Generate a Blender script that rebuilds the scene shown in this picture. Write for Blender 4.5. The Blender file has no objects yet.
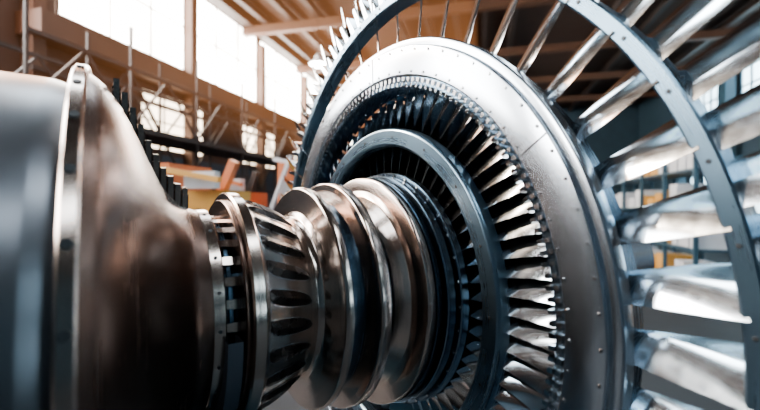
import bpy, math, random
from mathutils import Matrix, Vector
random.seed(4)
S=2.0
pi=math.pi
CAMZ=2.7
F=420.0
sA=0.84; cA=math.sqrt(1-sA*sA)
# ------------------------------------------------------------ materials
def newmat(name):
    m=bpy.data.materials.new(name); m.use_nodes=True
    nt=m.node_tree; b=nt.nodes['Principled BSDF']; return m,nt,b
def metal(name,col,rough=0.28,var=0.1,groove=True,bump=0.05,metallic=1.0,scale=1.0,grime=0.25):
    m,nt,b=newmat(name); N=nt.nodes; L=nt.links
    tc=N.new('ShaderNodeTexCoord')
    b.inputs['Metallic'].default_value=metallic
    if groove:
        sx=N.new('ShaderNodeSeparateXYZ'); L.new(tc.outputs['Object'],sx.inputs[0])
        cx=N.new('ShaderNodeCombineXYZ'); L.new(sx.outputs[0],cx.inputs[0]); L.new(sx.outputs[1],cx.inputs[1])
        ln=N.new('ShaderNodeVectorMath'); ln.operation='LENGTH'; L.new(cx.outputs[0],ln.inputs[0])
        c2=N.new('ShaderNodeCombineXYZ'); L.new(ln.outputs['Value'],c2.inputs[0]); L.new(sx.outputs[2],c2.inputs[1])
        src=c2.outputs[0]; sc=110*scale
    else:
        src=tc.outputs['Object']; sc=25*scale
    n1=N.new('ShaderNodeTexNoise'); n1.inputs['Scale'].default_value=sc; n1.inputs['Detail'].default_value=3
    L.new(src,n1.inputs['Vector'])
    n2=N.new('ShaderNodeTexNoise'); n2.inputs['Scale'].default_value=5; n2.inputs['Detail'].default_value=6
    L.new(tc.outputs['Object'],n2.inputs['Vector'])
    mix=N.new('ShaderNodeMath'); mix.operation='ADD'; L.new(n1.outputs[0],mix.inputs[0]); L.new(n2.outputs[0],mix.inputs[1])
    mr=N.new('ShaderNodeMapRange'); mr.inputs[1].default_value=.6; mr.inputs[2].default_value=1.4
    mr.inputs[3].default_value=max(.04,rough-var); mr.inputs[4].default_value=rough+var
    L.new(mix.outputs[0],mr.inputs[0]); L.new(mr.outputs[0],b.inputs['Roughness'])
    cr=N.new('ShaderNodeMapRange'); cr.inputs[1].default_value=.35; cr.inputs[2].default_value=.65
    L.new(n2.outputs[0],cr.inputs[0])
    mc=N.new('ShaderNodeMix'); mc.data_type='RGBA'
    mc.inputs[6].default_value=(*[c*(1-grime) for c in col],1); mc.inputs[7].default_value=(*col,1)
    L.new(cr.outputs[0],mc.inputs[0]); L.new(mc.outputs[2],b.inputs['Base Color'])
    if bump>0:
        bp=N.new('ShaderNodeBump'); bp.inputs['Strength'].default_value=bump; bp.inputs['Distance'].default_value=.01
        L.new(n1.outputs[0],bp.inputs['Height']); L.new(bp.outputs[0],b.inputs['Normal'])
    return m
def paint(name,col,rough=.6,var=.3,scale=1.5):
    m,nt,b=newmat(name); N=nt.nodes; L=nt.links
    tc=N.new('ShaderNodeTexCoord'); n=N.new('ShaderNodeTexNoise'); n.inputs['Scale'].default_value=scale; n.inputs['Detail'].default_value=8
    L.new(tc.outputs['Object'],n.inputs['Vector'])
    mc=N.new('ShaderNodeMix'); mc.data_type='RGBA'
    mc.inputs[6].default_value=(*[c*(1-var) for c in col],1); mc.inputs[7].default_value=(*[min(1,c*(1+var)) for c in col],1)
    L.new(n.outputs[0],mc.inputs[0]); L.new(mc.outputs[2],b.inputs['Base Color'])
    b.inputs['Roughness'].default_value=rough
    return m
def emis(name,col,st):
    m,nt,b=newmat(name)
    N=nt.nodes; L=nt.links
    b.inputs['Base Color'].default_value=(.8,.8,.8,1)
    tc=N.new('ShaderNodeTexCoord'); n=N.new('ShaderNodeTexNoise'); n.inputs['Scale'].default_value=.35
    L.new(tc.outputs['Object'],n.inputs['Vector'])
    mr=N.new('ShaderNodeMapRange'); mr.inputs[1].default_value=.3; mr.inputs[2].default_value=.7; mr.inputs[3].default_value=st*.5; mr.inputs[4].default_value=st*1.3
    L.new(n.outputs[0],mr.inputs[0]); L.new(mr.outputs[0],b.inputs['Emission Strength'])
    b.inputs['Emission Color'].default_value=(*col,1)
    return m
M_steel=metal('brushed_steel',(.66,.66,.67),.19,.07)
M_ring=metal('ring_steel',(.54,.60,.67),.21,.02,bump=0,grime=.12)
M_bell=metal('warm_reflect_steel',(.125,.078,.062),.27,.008,bump=0,grime=.06)  # brown of the warm hall's reflections put into the base colour
M_drum=metal('drum_steel',(.16,.17,.19),.33,.02,bump=0,grime=.10)
M_shaft=metal('shaft_steel',(.60,.49,.43),.18,.05,bump=.025)
M_dark=metal('dark_blued_steel',(.05,.085,.125),.24,.07)
M_band=metal('band_steel',(.18,.26,.34),.24,.05,bump=.02)
M_shroud=metal('shroud_steel',(.17,.27,.36),.28,.03,bump=0)
M_blade=metal('blade_steel',(.76,.83,.88),.11,.04,groove=False,bump=.002,grime=.10)
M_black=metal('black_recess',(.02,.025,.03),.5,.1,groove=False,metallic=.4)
M_petal=metal('petal_dark_steel',(.04,.034,.032),.3,.1,groove=False)
# ------------------------------------------------------------ mesh helpers
def mkobj(name,verts,faces,mat,parent=None,smooth=True,angle=35):
    me=bpy.data.meshes.new(name); me.from_pydata(verts,[],faces); me.update()
    import bmesh
    bm=bmesh.new(); bm.from_mesh(me); bmesh.ops.recalc_face_normals(bm,faces=bm.faces)
    if smooth:
        for f in bm.faces: f.smooth=True
        for e in bm.edges:
            if len(e.link_faces)==2 and e.calc_face_angle(0)>math.radians(angle): e.smooth=False
    bm.to_mesh(me); bm.free()
    me.materials.append(mat)
    o=bpy.data.objects.new(name,me); bpy.context.scene.collection.objects.link(o)
    if parent: o.parent=parent
    return o
def empty(name,loc=(0,0,0)):
    e=bpy.data.objects.new(name,None); e.empty_display_size=.2; e.location=loc
    bpy.context.scene.collection.objects.link(e); return e
def bevelprof(prof,w=.002):
    out=[];n=len(prof)
    for i,p in enumerate(prof):
        a=prof[i-1]; c=prof[(i+1)%n]
        for q in (a,c):
            d=math.hypot(q[0]-p[0],q[1]-p[1]); k=min(w,d*.4)/max(d,1e-9)
            out.append((p[0]+(q[0]-p[0])*k,p[1]+(q[1]-p[1])*k))
    return out
def lathe(name,prof,mat,parent,closed=True,seg=256,bev=.002,angle=25):
    if closed and bev: prof=bevelprof(prof,bev)
    V=[];Fc=[];n=len(prof)
    for i in range(seg):
        a=2*pi*i/seg; c,s=math.cos(a),math.sin(a)
        for r,t in prof: V.append((r*c*S,r*s*S,t*S))
    m=n if closed else n-1
    for i in range(seg):
        j=(i+1)%seg
        for k in range(m):
            l=(k+1)%n
            Fc.append((i*n+k,j*n+k,j*n+l,i*n+l))
    return mkobj(name,V,Fc,mat,parent,angle=angle)
def ring(name,r0,r1,t0,t1,mat,parent,bev=.002,seg=256):
    return lathe(name,[(r0,t0),(r1,t0),(r1,t1),(r0,t1)],mat,parent,True,seg,bev)
def blades(name,n,r0,r1,t0,c0,c1,g0,g1,th,cam,mat,parent,phase=0,ns=7,lean=0,sweep=0,pw=1.0):
    V=[];Fc=[]
    ss=[0,.03,.1,.25,.5,.75,.93,1]
    for i in range(n):
        ph=2*pi*(i+phase)/n; base=len(V)
        for q in range(ns):
            u=q/(ns-1); r=r0+(r1-r0)*u; ch=c0+(c1-c0)*u**pw; g=math.radians(g0+(g1-g0)*u)
            pts=[]
            def P(s,side):
                x=(s-.5)*ch; y=cam*ch*(1-(2*s-1)**2)+side*th*ch*(math.sin(pi*s**.75) if 0<s<1 else .06)
                return x,y
            for s in ss: pts.append(P(s,1))
            for s in reversed(ss): pts.append(P(s,-1))
            for x,y in pts:
                ax=x*math.cos(g)+y*math.sin(g)+sweep*u*u
                tg=-x*math.sin(g)+y*math.cos(g)+lean*u*u
                V.append(((r*math.cos(ph)-tg*math.sin(ph))*S,(r*math.sin(ph)+tg*math.cos(ph))*S,(t0+ax)*S))
        m=len(ss)*2
        for q in range(ns-1):
            for k in range(m):
                l=(k+1)%m; Fc.append((base+q*m+k,base+q*m+l,base+(q+1)*m+l,base+(q+1)*m+k))
        Fc.append(tuple(base+k for k in range(m))); Fc.append(tuple(base+(ns-1)*m+k for k in range(m)))
    return mkobj(name,V,Fc,mat,parent,angle=50)
def bolts(name,n,r,t,rad,h,mat,parent,sides=6,phase=0,a0=0,a1=360):
    V=[];Fc=[]
    for i in range(n):
        ph=math.radians(a0+(a1-a0)*(i+phase)/n); cx=r*math.cos(ph); cy=r*math.sin(ph); b=len(V)
        for (zz,rr) in ((-.002,rad),(h*.8,rad),(h,rad*.85)):
            for k in range(sides):
                a=2*pi*k/sides+ph; V.append(((cx+rr*math.cos(a))*S,(cy+rr*math.sin(a))*S,(t+zz)*S))
        for q in range(2):
            for k in range(sides):
                l=(k+1)%sides; Fc.append((b+q*sides+k,b+q*sides+l,b+(q+1)*sides+l,b+(q+1)*sides+k))
        Fc.append(tuple(b+2*sides+k for k in range(sides))); Fc.append(tuple(b+k for k in reversed(range(sides))))
    return mkobj(name,V,Fc,mat,parent,smooth=False)
def polar_blocks(name,n,r0,r1,t0,t1,frac,mat,parent,a0=0,a1=360,skew=0,taper=1.0):
    V=[];Fc=[]
    for i in range(n):
        ph=math.radians(a0+(a1-a0)*i/n); w=math.radians((a1-a0)/n*frac)/2; b=len(V)
        for t in (t0,t1):
            for r in (r0,r1):
                for sg in (-1,1):
                    a=ph+sg*w*(1 if t==t0 else .8)*(taper if r==r1 else 1)+(skew if r==r1 else 0)
                    V.append((r*math.cos(a)*S,r*math.sin(a)*S,t*S))
        for f in ((0,1,3,2),(4,6,7,5),(0,4,5,1),(2,3,7,6),(0,2,6,4),(1,5,7,3)): Fc.append(tuple(b+k for k in f))
    return mkobj(name,V,Fc,mat,parent,smooth=False)
# ------------------------------------------------------------ rotor
rot=empty('steam_turbine_rotor')
b=Vector((cA,-sA,0)); up=Vector((0,0,1)); a=Vector((-sA,-cA,0))
mw=Matrix(((b.x,up.x,a.x,0),(b.y,up.y,a.y,1.0*S),(b.z,up.z,a.z,CAMZ-.19*S),(0,0,0,1)))
rot.matrix_world=mw
R=rot
def smoothprof(pts,sub=6):
    out=[];n=len(pts)
    for i in range(n-1):
        p0=pts[max(i-1,0)];p1=pts[i];p2=pts[i+1];p3=pts[min(i+2,n-1)]
        for k in range(sub):
            u=k/sub
            out.append(tuple(.5*((2*p1[j])+(-p0[j]+p2[j])*u+(2*p0[j]-5*p1[j]+4*p2[j]-p3[j])*u*u+(-p0[j]+3*p1[j]-3*p2[j]+p3[j])*u**3) for j in (0,1)))
    out.append(pts[-1]); return out
BP=[(.178,.398),(.184,.42),(.194,.44),(.222,.464),(.265,.486),(.312,.507),(.353,.528),(.380,.548),(.394,.565)]
bell=smoothprof(BP)
lathe('bell_cone',[(.150,.397),(.176,.397)]+bell,M_bell,R,closed=False)
lathe('bell_end_band',[(.15,.392),(.182,.392),(.182,.412),(.15,.412)],M_shaft,R)
ring('bell_flange',.36,.405,.565,.583,M_shaft,R,.003)
def radial_bolts(name,n,r,t,rad,h,mat,phase=0):
    V=[];Fc=[];sd=10
    for i in range(n):
        ph=2*pi*(i+phase)/n; c,s=math.cos(ph),math.sin(ph); bb=len(V)
        for hh in (-.003,h):
            for k in range(sd):
                q=2*pi*k/sd; tx=rad*math.cos(q); tz=rad*math.sin(q); rr=r+hh
                V.append(((rr*c-tx*s)*S,(rr*s+tx*c)*S,(t+tz)*S))
        for k in range(sd):
            l=(k+1)%sd; Fc.append((bb+k,bb+l,bb+sd+l,bb+sd+k))
        Fc.append(tuple(bb+sd+k for k in range(sd)))
    return mkobj(name,V,Fc,mat,R,smooth=False)
radial_bolts('flange_rim_studs',32,.405,.574,.0052,.002,M_black)
lathe('drum',[(.372,.58),(.380,.61),(.385,1.1),(.2,1.15),(.2,.58)],M_drum,R)
radial_bolts('band_studs',20,.182,.402,.003,.0015,M_black)
def arc(name,r0,r1,t0,t1,a0,a1,mat,seg=40):
    V=[];Fc=[]
    for i in range(seg+1):
        q=math.radians(a0+(a1-a0)*i/seg)
        for r,t in ((r0,t0),(r1,t0),(r1,t1),(r0,t1)): V.append((r*math.cos(q)*S,r*math.sin(q)*S,t*S))
    for i in range(seg):
        for k in range(4): Fc.append((i*4+k,i*4+(k+1)%4,(i+1)*4+(k+1)%4,(i+1)*4+k))
    Fc.append((0,1,2,3)); Fc.append(tuple(seg*4+k for k in range(4)))
    return mkobj(name,V,Fc,mat,R,smooth=False)
def bellr(t):
    for (r0,t0),(r1,t1) in zip(BP,BP[1:]):
        if t<=t1: return r0+(r1-r0)*(t-t0)/(t1-t0)
    return BP[-1][0]
for i in range(10):
    t=.430+i*.0114; rr=bellr(t)
    arc('bell_fin_%d'%i,rr-.01,rr+.034,t-.0040,t+.0040,80,240,M_shaft)
    arc('bell_fin_web_%d'%i,rr-.01,rr+.022,t-.0060,t+.0060,81,238,M_bell)
# neck
ring('neck',.05,.150,.2,.40,M_dark,R)
ring('neck_collar',.10,.165,.376,.386,M_dark,R)
ring('collar_disc',.10,.214,.338,.360,M_shaft,R,.003)
ring('collar_lip',.10,.200,.359,.368,M_bell,R,.002)
polar_blocks('collar_teeth',30,.150,.170,.366,.394,.45,M_shaft,R)
lathe('petal_hub',[(.1,.338),(.205,.338),(.2,.33),(.188,.30),(.172,.262),(.163,.245),(.161,.232),(.165,.222),(.178,.215),(.2,.2125),(.224,.212),(.227,.207),(.227,.196),(.1,.196)],M_shaft,R,bev=.0012)
def petals(name,n,mat,grow=0,lift=0):
    V=[];Fc=[]
    raw=[(.330,.2),(.325,.1985),(.318,.1955),(.305,.1905),(.29,.1845),(.275,.1785),(.262,.1735),(.252,.169),(.246,.1655)]
    for i in range(n):
        ph=2*pi*i/n; bb=len(V); m=len(raw)
        for k,(t,r) in enumerate(raw):
            u=k/(m-1); w=(.0125+grow)*(math.sin(pi*min(1,(u*.85+.15))))**.7+.0008
            sk=-.016*u
            for s in (-1,-.6,0,.6,1):
                rr=r+.0012+lift+.006*(1-abs(s))*math.sin(pi*u)*(1 if grow==0 else .2)
                aa=ph+(w*s+sk)/r
                V.append((rr*math.cos(aa)*S,rr*math.sin(aa)*S,t*S))
        for k in range(m-1):
            for j in range(4):
                Fc.append((bb+k*5+j,bb+k*5+j+1,bb+(k+1)*5+j+1,bb+(k+1)*5+j))
    return mkobj(name,V,Fc,mat,R,angle=25)
petals('petal_edges',26,M_steel,grow=.0022,lift=-.0006)
petals('petal_vanes',26,M_petal)
ring('disc_a_core',.05,.2,.10,.2,M_dark,R)
lathe('disc_b',[(.1,.165),(.17,.165),(.2,.158),(.222,.150),(.236,.150),(.238,.146),(.238,.128),(.1,.128)],M_shaft,R,bev=.0015)
lathe('disc_c',[(.1,.128),(.15,.118),(.19,.090),(.21,.066),(.222,.060),(.249,.058),(.2525,.054),(.2525,.040),(.1,.040)],M_shaft,R,bev=.0015)
ring('disc_d',.1,.250,.022,.034,M_dark,R)
ring('disc_e',.1,.258,-.004,.016,M_band,R)
ring('disc_f',.1,.266,-.030,-.010,M_band,R)
ring('core_shaft',.02,.235,-.45,.05,M_dark,R)
bolts('disc_bolts',36,.262,-.010,.003,.004,M_steel,R)
blades('inner_stage_blades',54,.235,.335,-.052,.055,.065,34,56,.04,.06,M_blade,R)
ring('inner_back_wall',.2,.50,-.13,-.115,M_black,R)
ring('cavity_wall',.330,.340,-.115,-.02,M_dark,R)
lathe('nozzle_ring',[(.327,.0),(.332,.006),(.364,.006),(.369,.0),(.369,-.022),(.327,-.022)],M_shroud,R,bev=.0015)
bolts('nozzle_ring_bolts',18,.348,.006,.003,.001,M_black,R,sides=12)
blades('mid_stage_blades',76,.360,.470,-.042,.078,.046,34,64,.03,.06,M_blade,R,lean=-.022,pw=1.2)
blades('mid_stage_guide_vanes',76,.362,.468,-.09,.05,.05,-40,-40,.04,.08,M_band,R,phase=.5)
ring('tooth_ring_base',.462,.484,-.07,-.006,M_band,R)
polar_blocks('tooth_ring_inner_row',170,.459,.467,-.008,.004,.5,M_blade,R)
polar_blocks('tooth_ring_outer_row',170,.471,.479,-.008,.002,.5,M_steel,R)
lathe('casing_ring',[(.482,-.05),(.482,.0),(.485,.004),(.543,.004),(.5455,.0015),(.5455,-.005),(.559,-.005),(.562,-.008),(.562,-.03)],M_ring,R,bev=.0008)
bolts('casing_outer_bolts',72,.537,.004,.0026,.0022,M_steel,R,sides=8)
bolts('casing_inner_bolts',72,.491,.004,.0026,.0022,M_steel,R,sides=8)
polar_blocks('casing_joints',6,.4855,.5425,.0035,.0046,.006,M_black,R,a0=33,a1=393)
ring('casing_inner_drum',.49,.548,-.085,-.03,M_dark,R)
NB=44
blades('long_stage_blades',NB,.545,.682,-.052,.046,.080,64,52,.018,.035,M_blade,R)
ring('shroud_band',.673,.697,-.075,-.030,M_shroud,R,.003)
bolts('shroud_bolts',NB,.685,-.030,.003,.0015,M_black,R,sides=10,phase=.5)
polar_blocks('shroud_seal_teeth',58,.694,.765,-.070,-.036,.62,M_blade,R,a0=88,a1=262,skew=.03,taper=.45)
blades('last_stage_blades',66,.690,.81,-.052,.066,.080,60,56,.018,.035,M_blade,R,phase=.3,ns=9)
lathe('rear_shaft',[(.05,-.9),(.2,-.9),(.2,-.45),(.3,-.3),(.44,-.2),(.49,-.13),(.05,-.13)],M_dark,R)
# ------------------------------------------------------------ hall (rotated frame)
ANG=-math.radians(14)
hallrot=Matrix.Rotation(ANG,4,'Z')
class Acc:
    def __init__(s): s.V=[];s.F=[]
    def box(s,x0,x1,y0,y1,z0,z1):
        b=len(s.V)
        for x in (x0,x1):
            for y in (y0,y1):
                for z in (z0,z1): s.V.append((x,y,z))
        for f in ((0,1,3,2),(4,6,7,5),(0,4,5,1),(2,3,7,6),(0,2,6,4),(1,5,7,3)): s.F.append(tuple(b+k for k in f))
        return s
    def beam(s,p,q,w,h=None):
        h=h or w; p=Vector(p);q=Vector(q); d=(q-p).normalized()
        u=Vector((0,0,1)) if abs(d.z)<.95 else Vector((1,0,0))
        sd=d.cross(u).normalized()*w/2; u2=sd.cross(d).normalized()*h/2; b=len(s.V)
        for c in (p,q):
            for (i,j) in ((-1,-1),(1,-1),(1,1),(-1,1)): s.V.append(tuple(c+sd*i+u2*j))
        for f in ((0,1,2,3),(7,6,5,4),(0,4,5,1),(1,5,6,2),(2,6,7,3),(3,7,4,0)): s.F.append(tuple(b+k for k in f))
        return s
    def done(s,name,mat,parent=None,rot=True):
        o=mkobj(name,s.V,s.F,mat,parent,smooth=False)
        if rot and not parent: o.rotation_euler=(0,0,ANG)
        return o
XL,XR,Y0,Y1,H=-12,14,-12,44,12.2
P_floor=paint('concrete_floor',(.012,.018,.024),.65,.4)
P_wallL=paint('warm_wall_panel',(.045,.016,.006),.8)
P_wallR=paint('teal_wall_panel',(.010,.034,.055),.7)
P_dado=paint('blue_dado_paint',(.025,.035,.05),.6)  # blue picked for the ring's reflection of the added dado; saddle shares it
P_ceil=paint('ceiling_panel',(.034,.012,.0045),.85)
P_beam=paint('rust_painted_steel',(.070,.026,.010),.6)
P_beamd=paint('dark_painted_steel',(.012,.0055,.0035),.6)
P_teal=paint('blue_painted_steel',(.02,.065,.10),.45)
P_yel=paint('yellow_paint',(.6,.30,.05),.4)
P_or=paint('orange_paint',(.5,.13,.03),.4)
P_wht=paint('white_paint',(.55,.58,.62),.5)
E_warm=emis('daylight_warm_glass',(1,.92,.82),42)
E_warm2=emis('daylight_dusty_glass',(1,.78,.55),12)
E_near=emis('added_near_glass',(1,.96,.92),44)  # glow of the added windows beside the camera
E_cool=emis('daylight_cool_glass',(.55,.84,1),9)
E_addsky=emis('added_skylight_glass',(.80,.92,1),22)  # glow of the added ceiling panels, out of view
E_lamp=emis('lamp_glow',(1,.93,.82),90)
Acc().box(XL,XR,Y0,Y1,-.2,0).done('floor',P_floor)
Acc().box(XL,XR,Y0,Y1,H,H+.2).done('ceiling',P_ceil)
Acc().box(XL-.3,XL,Y0,Y1,0,H).done('wall_left',P_wallL)
Acc().box(XR,XR+.3,Y0,Y1,0,H).done('wall_right',P_wallR)
Acc().box(XL,XR,Y1,Y1+.3,0,H).done('wall_back',P_wallR)
Acc().box(XL,XR,Y0-.3,Y0,0,H).done('wall_front',P_wallR)
Acc().box(XL+.001,XL+.05,Y0,Y1,0,4.6).done('added_dado_1',P_dado)  # dado added so the casing ring reflects blue
wi=1
def win_left(y,w,z0,z1,nx,nz,mat,fr=P_beam):
    global wi
    root=empty('window_%d'%wi); root.rotation_euler=(0,0,ANG)
    Acc().box(XL+.02,XL+.05,y,y+w,z0,z1).done('glass',mat,root)
    f=Acc()
    for k in range(nz+1): z=z0+(z1-z0)*k/nz; f.box(XL+.02,XL+.10,y,y+w,z-.025,z+.025)
    for k in range(nx+1): f.box(XL+.02,XL+.10,y+k*w/nx-.02,y+k*w/nx+.02,z0,z1)
    f.done('frame',fr,root); wi+=1
for y in (-7.6,-1.6,4.0): win_left(y,3.8,6.6,11.5,3,4,E_near)  # windows outside the view, added to whiten blades and casing ring
y=9.5
while y<36: win_left(y,5.2,8.2,11.7,3,2,E_warm); y+=5.6
for y in (12.5,19,25,31): win_left(y,3.4,4.8,6.9,3,2,E_warm2,P_beamd)
for y in (-6,4,9,14,19,24,30):
    for z0,z1 in ((8.2,11.4),(2.2,4.6)):
        root=empty('window_%d'%wi); root.rotation_euler=(0,0,ANG)
        Acc().box(XR-.05,XR-.02,y,y+3.6,z0,z1).done('glass',E_cool,root)
        f=Acc()
        for k in range(5): f.box(XR-.14,XR-.02,y+k*.9-.04,y+k*.9+.04,z0,z1)
        for k in range(4): f.box(XR-.14,XR-.02,y,y+3.6,z0+(z1-z0)*k/3-.04,z0+(z1-z0)*k/3+.04)
        f.done('frame',P_teal,root); wi+=1
for (x0,x1) in ((-7.0,-5.0),(3,4.5)):  # unseen skylights added for bright reflections in the blades
    for y in (-6,-1,4,9):
        root=empty('window_%d'%wi); root.rotation_euler=(0,0,ANG)
        Acc().box(x0,x1,y,y+3.0,H-.05,H-.02).done('glass',E_addsky,root)
        f=Acc()
        for k in range(4): f.box(x0,x1,y+k-.04,y+k+.04,H-.12,H-.02)
        f.done('frame',P_beam,root); wi+=1
f=Acc()
for x in (-10.6,-9.2,-7.8,-4.2,-2.8,-1.4,0,1.4,6,8,10,12): f.box(x-.13,x+.13,Y0,Y1,H-.45,H-.13)
f.box(XL,XL+.7,Y0,Y1,H-.5,H-.02)
f.done('roof_purlins',P_beamd)
f=Acc()
y=13
while y<44:
    f.box(XL,XR,y-.18,y+.18,H-.85,H-.45); y+=6.2
f.done('roof_girders',P_beam)
f=Acc()
for y in (-9,-2.7,3.1,8.7,14.9,20.5,26.1,31.7,37.3):
    f.box(XL,XL+.45,y-.18,y+.18,0,H-.9)
f.box(XL,XL+.9,8.4,Y1,7.2,7.8)
f.done('wall_columns',P_beam)
f=Acc()
for z in (3.4,5.0,6.3): f.box(XL+.5,XL+.62,8.4,Y1,z-.06,z+.06)
y=8.7
while y<38:
    f.beam((XL+.55,y,3.4),(XL+.55,y+2.8,7.2),.09); f.beam((XL+.55,y+2.8,7.2),(XL+.55,y+5.6,3.4),.09); y+=5.6
f.done('wall_bracing',P_beamd)
f=Acc()
for gx in (-9.6,-8.3):
    for z in (4.6,6.0): f.beam((gx,6,z),(gx,26,z),.08)
    y=6
    while y<25:
        f.beam((gx,y,4.6),(gx,y+1.2,6.0),.05); f.beam((gx,y+1.2,6.0),(gx,y+2.4,4.6),.05); f.beam((gx,y,0),(gx,y,7.0),.06)
        y+=2.4
f.box(-9.7,-8.25,6,26,4.5,4.6)
f.done('service_gantry',P_beamd)
def machine(name,x,y,w,d,h,mat1,mat2):
    r=empty(name); r.rotation_euler=(0,0,ANG)
    f=Acc(); f.box(x,x+w,y,y+d,0,h*.55); f.box(x+w*.1,x+w*.45,y+d*.1,y+d*.9,h*.55,h); f.beam((x+w*.5,y+d*.5,h*.5),(x+w*.9,y+d*.5,h*1.02),.16); f.done('body',mat1,r)
    f=Acc(); f.box(x+w*.4,x+w*.95,y+d*.25,y+d*.75,h*.7,h*.85); f.box(x+w*.7,x+w*.85,y+d*.4,y+d*.6,h*.5,h*.72); f.box(x-.05,x+w+.05,y-.05,y+d+.05,h*.5,h*.56)
    f.beam((x,y,h*.56),(x+w*.3,y,h*1.02),.08); f.beam((x+w*.1,y,h*1.0),(x+w,y,h*.9),.10); f.done('spindle_head',mat2,r)
    f=Acc(); f.box(x+w*.5,x+w*.8,y-.06,y,h*.15,h*.4); f.box(x+w*.15,x+w*.35,y+d*.05,y+d*.1,h*.65,h*.85); f.box(x+w*.6,x+w*.9,y+d*.1,y+d*.2,h*.86,h*.95); f.done('control_panel',P_wht,r)
    return r
machine('milling_machine',-6.8,6.6,2.2,1.6,3.5,P_or,P_yel)
machine('boring_machine',-5.6,10,2.4,2,3.9,P_or,P_wht)
machine('grinding_machine',-7.9,10,1.6,2,3.6,P_beamd,P_or)
machine('drilling_machine',-6.2,15.6,2.0,2,4.3,P_wht,P_yel)
def rack(name,x,y,n,mat):
    r=empty(name); r.rotation_euler=(0,0,ANG); f=Acc(); g=Acc(); h=Acc()
    for j in range(n+1):
        for xx in (x,x+1.0): f.box(xx-.05,xx+.05,y+j*2-.05,y+j*2+.05,0,4)
    for z in (.4,1.5,2.6,3.7):
        f.box(x-.05,x+1.05,y,y+n*2,z-.06,z)
        yy=y+.15
        while yy<y+n*2-.7:
            w=random.uniform(.35,.7); hh=random.uniform(.3,.75)
            (g if random.random()<.75 else h).box(x+.1,x+.9,yy,yy+w,z+.001,z+hh); yy+=w+.12
    f.done('frame',mat,r); g.done('boxes',P_wht,r); h.done('bins',P_yel,r)
rack('storage_rack',7.5,2.5,4,P_teal)
rack('storage_rack.001',5.5,13,4,P_teal)
machine('lathe_machine',4.4,6.5,2.0,1.8,2.6,P_teal,P_wht)
f=Acc()
for y in (-2,4,10,16,22,28,34): f.box(XR-.8,XR-.3,y-.25,y+.25,0,H-.9)
f.box(XR-1.0,XR-.1,Y0,Y1,6.6,7.3)
f.done('wall_columns.001',P_teal)
def lamp(loc,name='high_bay_lamp'):
    r=empty(name,loc); V=[];Fc=[];sg=24
    pr=[(.06,.45),(.12,.40),(.16,.25),(.38,.0),(.40,-.02)]
    for i in range(sg):
        q=2*pi*i/sg
        for rr,z in pr: V.append((rr*math.cos(q),rr*math.sin(q),z))
    for i in range(sg):
        for k in range(len(pr)-1): Fc.append((i*5+k,((i+1)%sg)*5+k,((i+1)%sg)*5+k+1,i*5+k+1))
    mkobj('shade',V,Fc,P_wht,r)
    V=[(.36*math.cos(2*pi*i/sg),.36*math.sin(2*pi*i/sg),-.01) for i in range(sg)]+[(.2*math.cos(2*pi*i/sg),.2*math.sin(2*pi*i/sg),-.12) for i in range(sg)]
    mkobj('diffuser',V,[(i,(i+1)%sg,sg+(i+1)%sg,sg+i) for i in range(sg)]+[tuple(sg+i for i in range(sg))],E_lamp,r)
    top=H-loc[2]-.1
    Acc().box(-.015,.015,-.015,.015,.45,top).done('stem',P_beamd,r)
def pix(x,y,d): return ((x-380)/F*d,d,CAMZ+(205-y)/F*d)
lamp(pix(318,64,18.5))
# stand
st=empty('rotor_stand')
mm=Matrix(((b.x,a.x,0,0),(b.y,a.y,0,2.0),(0,0,1,0),(0,0,0,1)))
st.parent=rot; st.matrix_local=mw.inverted()@mm
ax=CAMZ-.19*S
def sbox(name,boxes,mat):
    f=Acc()
    for q in boxes: f.box(*q)
    return f.done(name,mat,st)
sbox('pedestal',[(-.45,.45,.70,.78,0,ax-.36),(-.8,.8,.55,.95,0,.12),(-.5,.5,.62,.86,ax-.50,ax-.36)],P_teal)
V=[];Fc=[];sg=24
for i in range(sg+1):
    q=pi+pi*i/sg
    for rr in (.318,.40):
        for yy in (.745,.79): V.append((rr*math.cos(q),yy,ax+rr*math.sin(q)-.03))
for i in range(sg):
    k=i*4
    for p,q in ((0,1),(1,3),(3,2),(2,0)): Fc.append((k+p,k+q,k+4+q,k+4+p))
mkobj('saddle',V,Fc,P_dado,st)
sbox('rear_pedestal',[(-.35,.35,-1.7,-1.4,0,ax-.4),(-.7,.7,-1.9,-1.2,0,.12)],P_teal)
sbox('front_pedestal',[(-.6,.6,1.5,1.9,0,ax-.772),(-.9,.9,1.4,2.0,0,.12)],P_teal)
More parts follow.
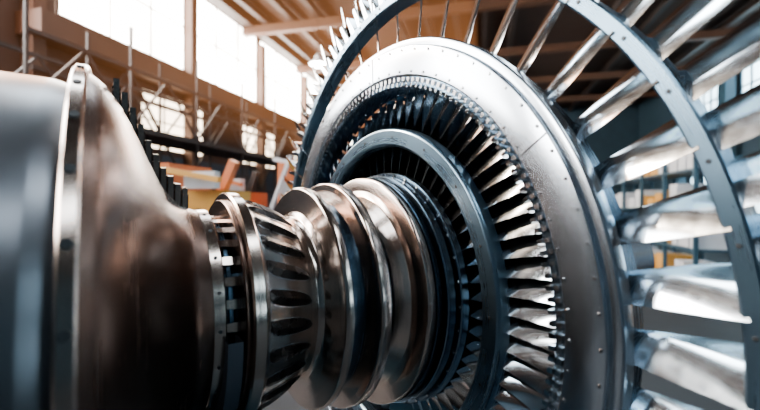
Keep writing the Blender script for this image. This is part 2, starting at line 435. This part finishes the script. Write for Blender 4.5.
# warm glowing air: emission-only volume standing in for scattered window light
def haze_glow(name,x0,x1,y0,y1,z0,z1,col,e):
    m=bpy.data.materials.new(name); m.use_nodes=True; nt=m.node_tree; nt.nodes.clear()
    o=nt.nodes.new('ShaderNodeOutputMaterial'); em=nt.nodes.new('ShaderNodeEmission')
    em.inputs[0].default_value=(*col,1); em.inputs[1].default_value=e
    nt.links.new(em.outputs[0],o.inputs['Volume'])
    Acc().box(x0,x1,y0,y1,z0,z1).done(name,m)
haze_glow('emissive_haze_glow',-8.0,-.2,5,Y1-.5,4.62,8.35,(1,.36,.11),.026)
# ------------------------------------------------------------ lights
def area(name,loc,target,sx,sy,e,col):
    l=bpy.data.lights.new(name,'AREA'); l.shape='RECTANGLE'; l.size=sx; l.size_y=sy; l.energy=e; l.color=col
    o=bpy.data.objects.new(name,l); bpy.context.scene.collection.objects.link(o)
    o.location=loc; d=Vector(target)-Vector(loc); o.rotation_euler=d.to_track_quat('-Z','Y').to_euler(); return o
def hp(x,y,z): return hallrot@Vector((x,y,z))
area('window_daylight_warm',hp(XL+.6,6,10),hp(0,3,2),6,2.5,900,(1,.50,.26))
area('window_daylight_far',hp(XL+.6,20,10),hp(0,14,9),12,3,800,(1,.42,.17))
area('window_daylight_cool',hp(XR-.6,6,8),hp(1,3,2),10,4,300,(.45,.75,1))
sp=bpy.data.lights.new('highlight_spot','SPOT'); sp.energy=14000; sp.color=(1,.78,.58); sp.spot_size=math.radians(28); sp.spot_blend=.6; sp.shadow_soft_size=.25  # spot added inside the hall for crisp highlights on the shaft
so=bpy.data.objects.new('highlight_spot',sp); bpy.context.scene.collection.objects.link(so)
so.location=hp(XL+1.2,4,11.2); so.rotation_euler=(Vector((-.5,1.6,2.4))-so.location).to_track_quat('-Z','Y').to_euler()
w=bpy.data.worlds.new('world'); bpy.context.scene.world=w; w.use_nodes=True
w.node_tree.nodes['Background'].inputs[0].default_value=(.3,.4,.5,1); w.node_tree.nodes['Background'].inputs[1].default_value=.3
# ------------------------------------------------------------ camera
cd=bpy.data.cameras.new('camera'); cd.sensor_width=36; cd.lens=F/760*36; cd.clip_start=.02; cd.clip_end=200
cd.dof.use_dof=True; cd.dof.focus_distance=1.7; cd.dof.aperture_fstop=1.2
co=bpy.data.objects.new('camera',cd); bpy.context.scene.collection.objects.link(co)
co.location=(0,0,CAMZ); co.rotation_euler=(pi/2,0,0)
bpy.context.scene.camera=co
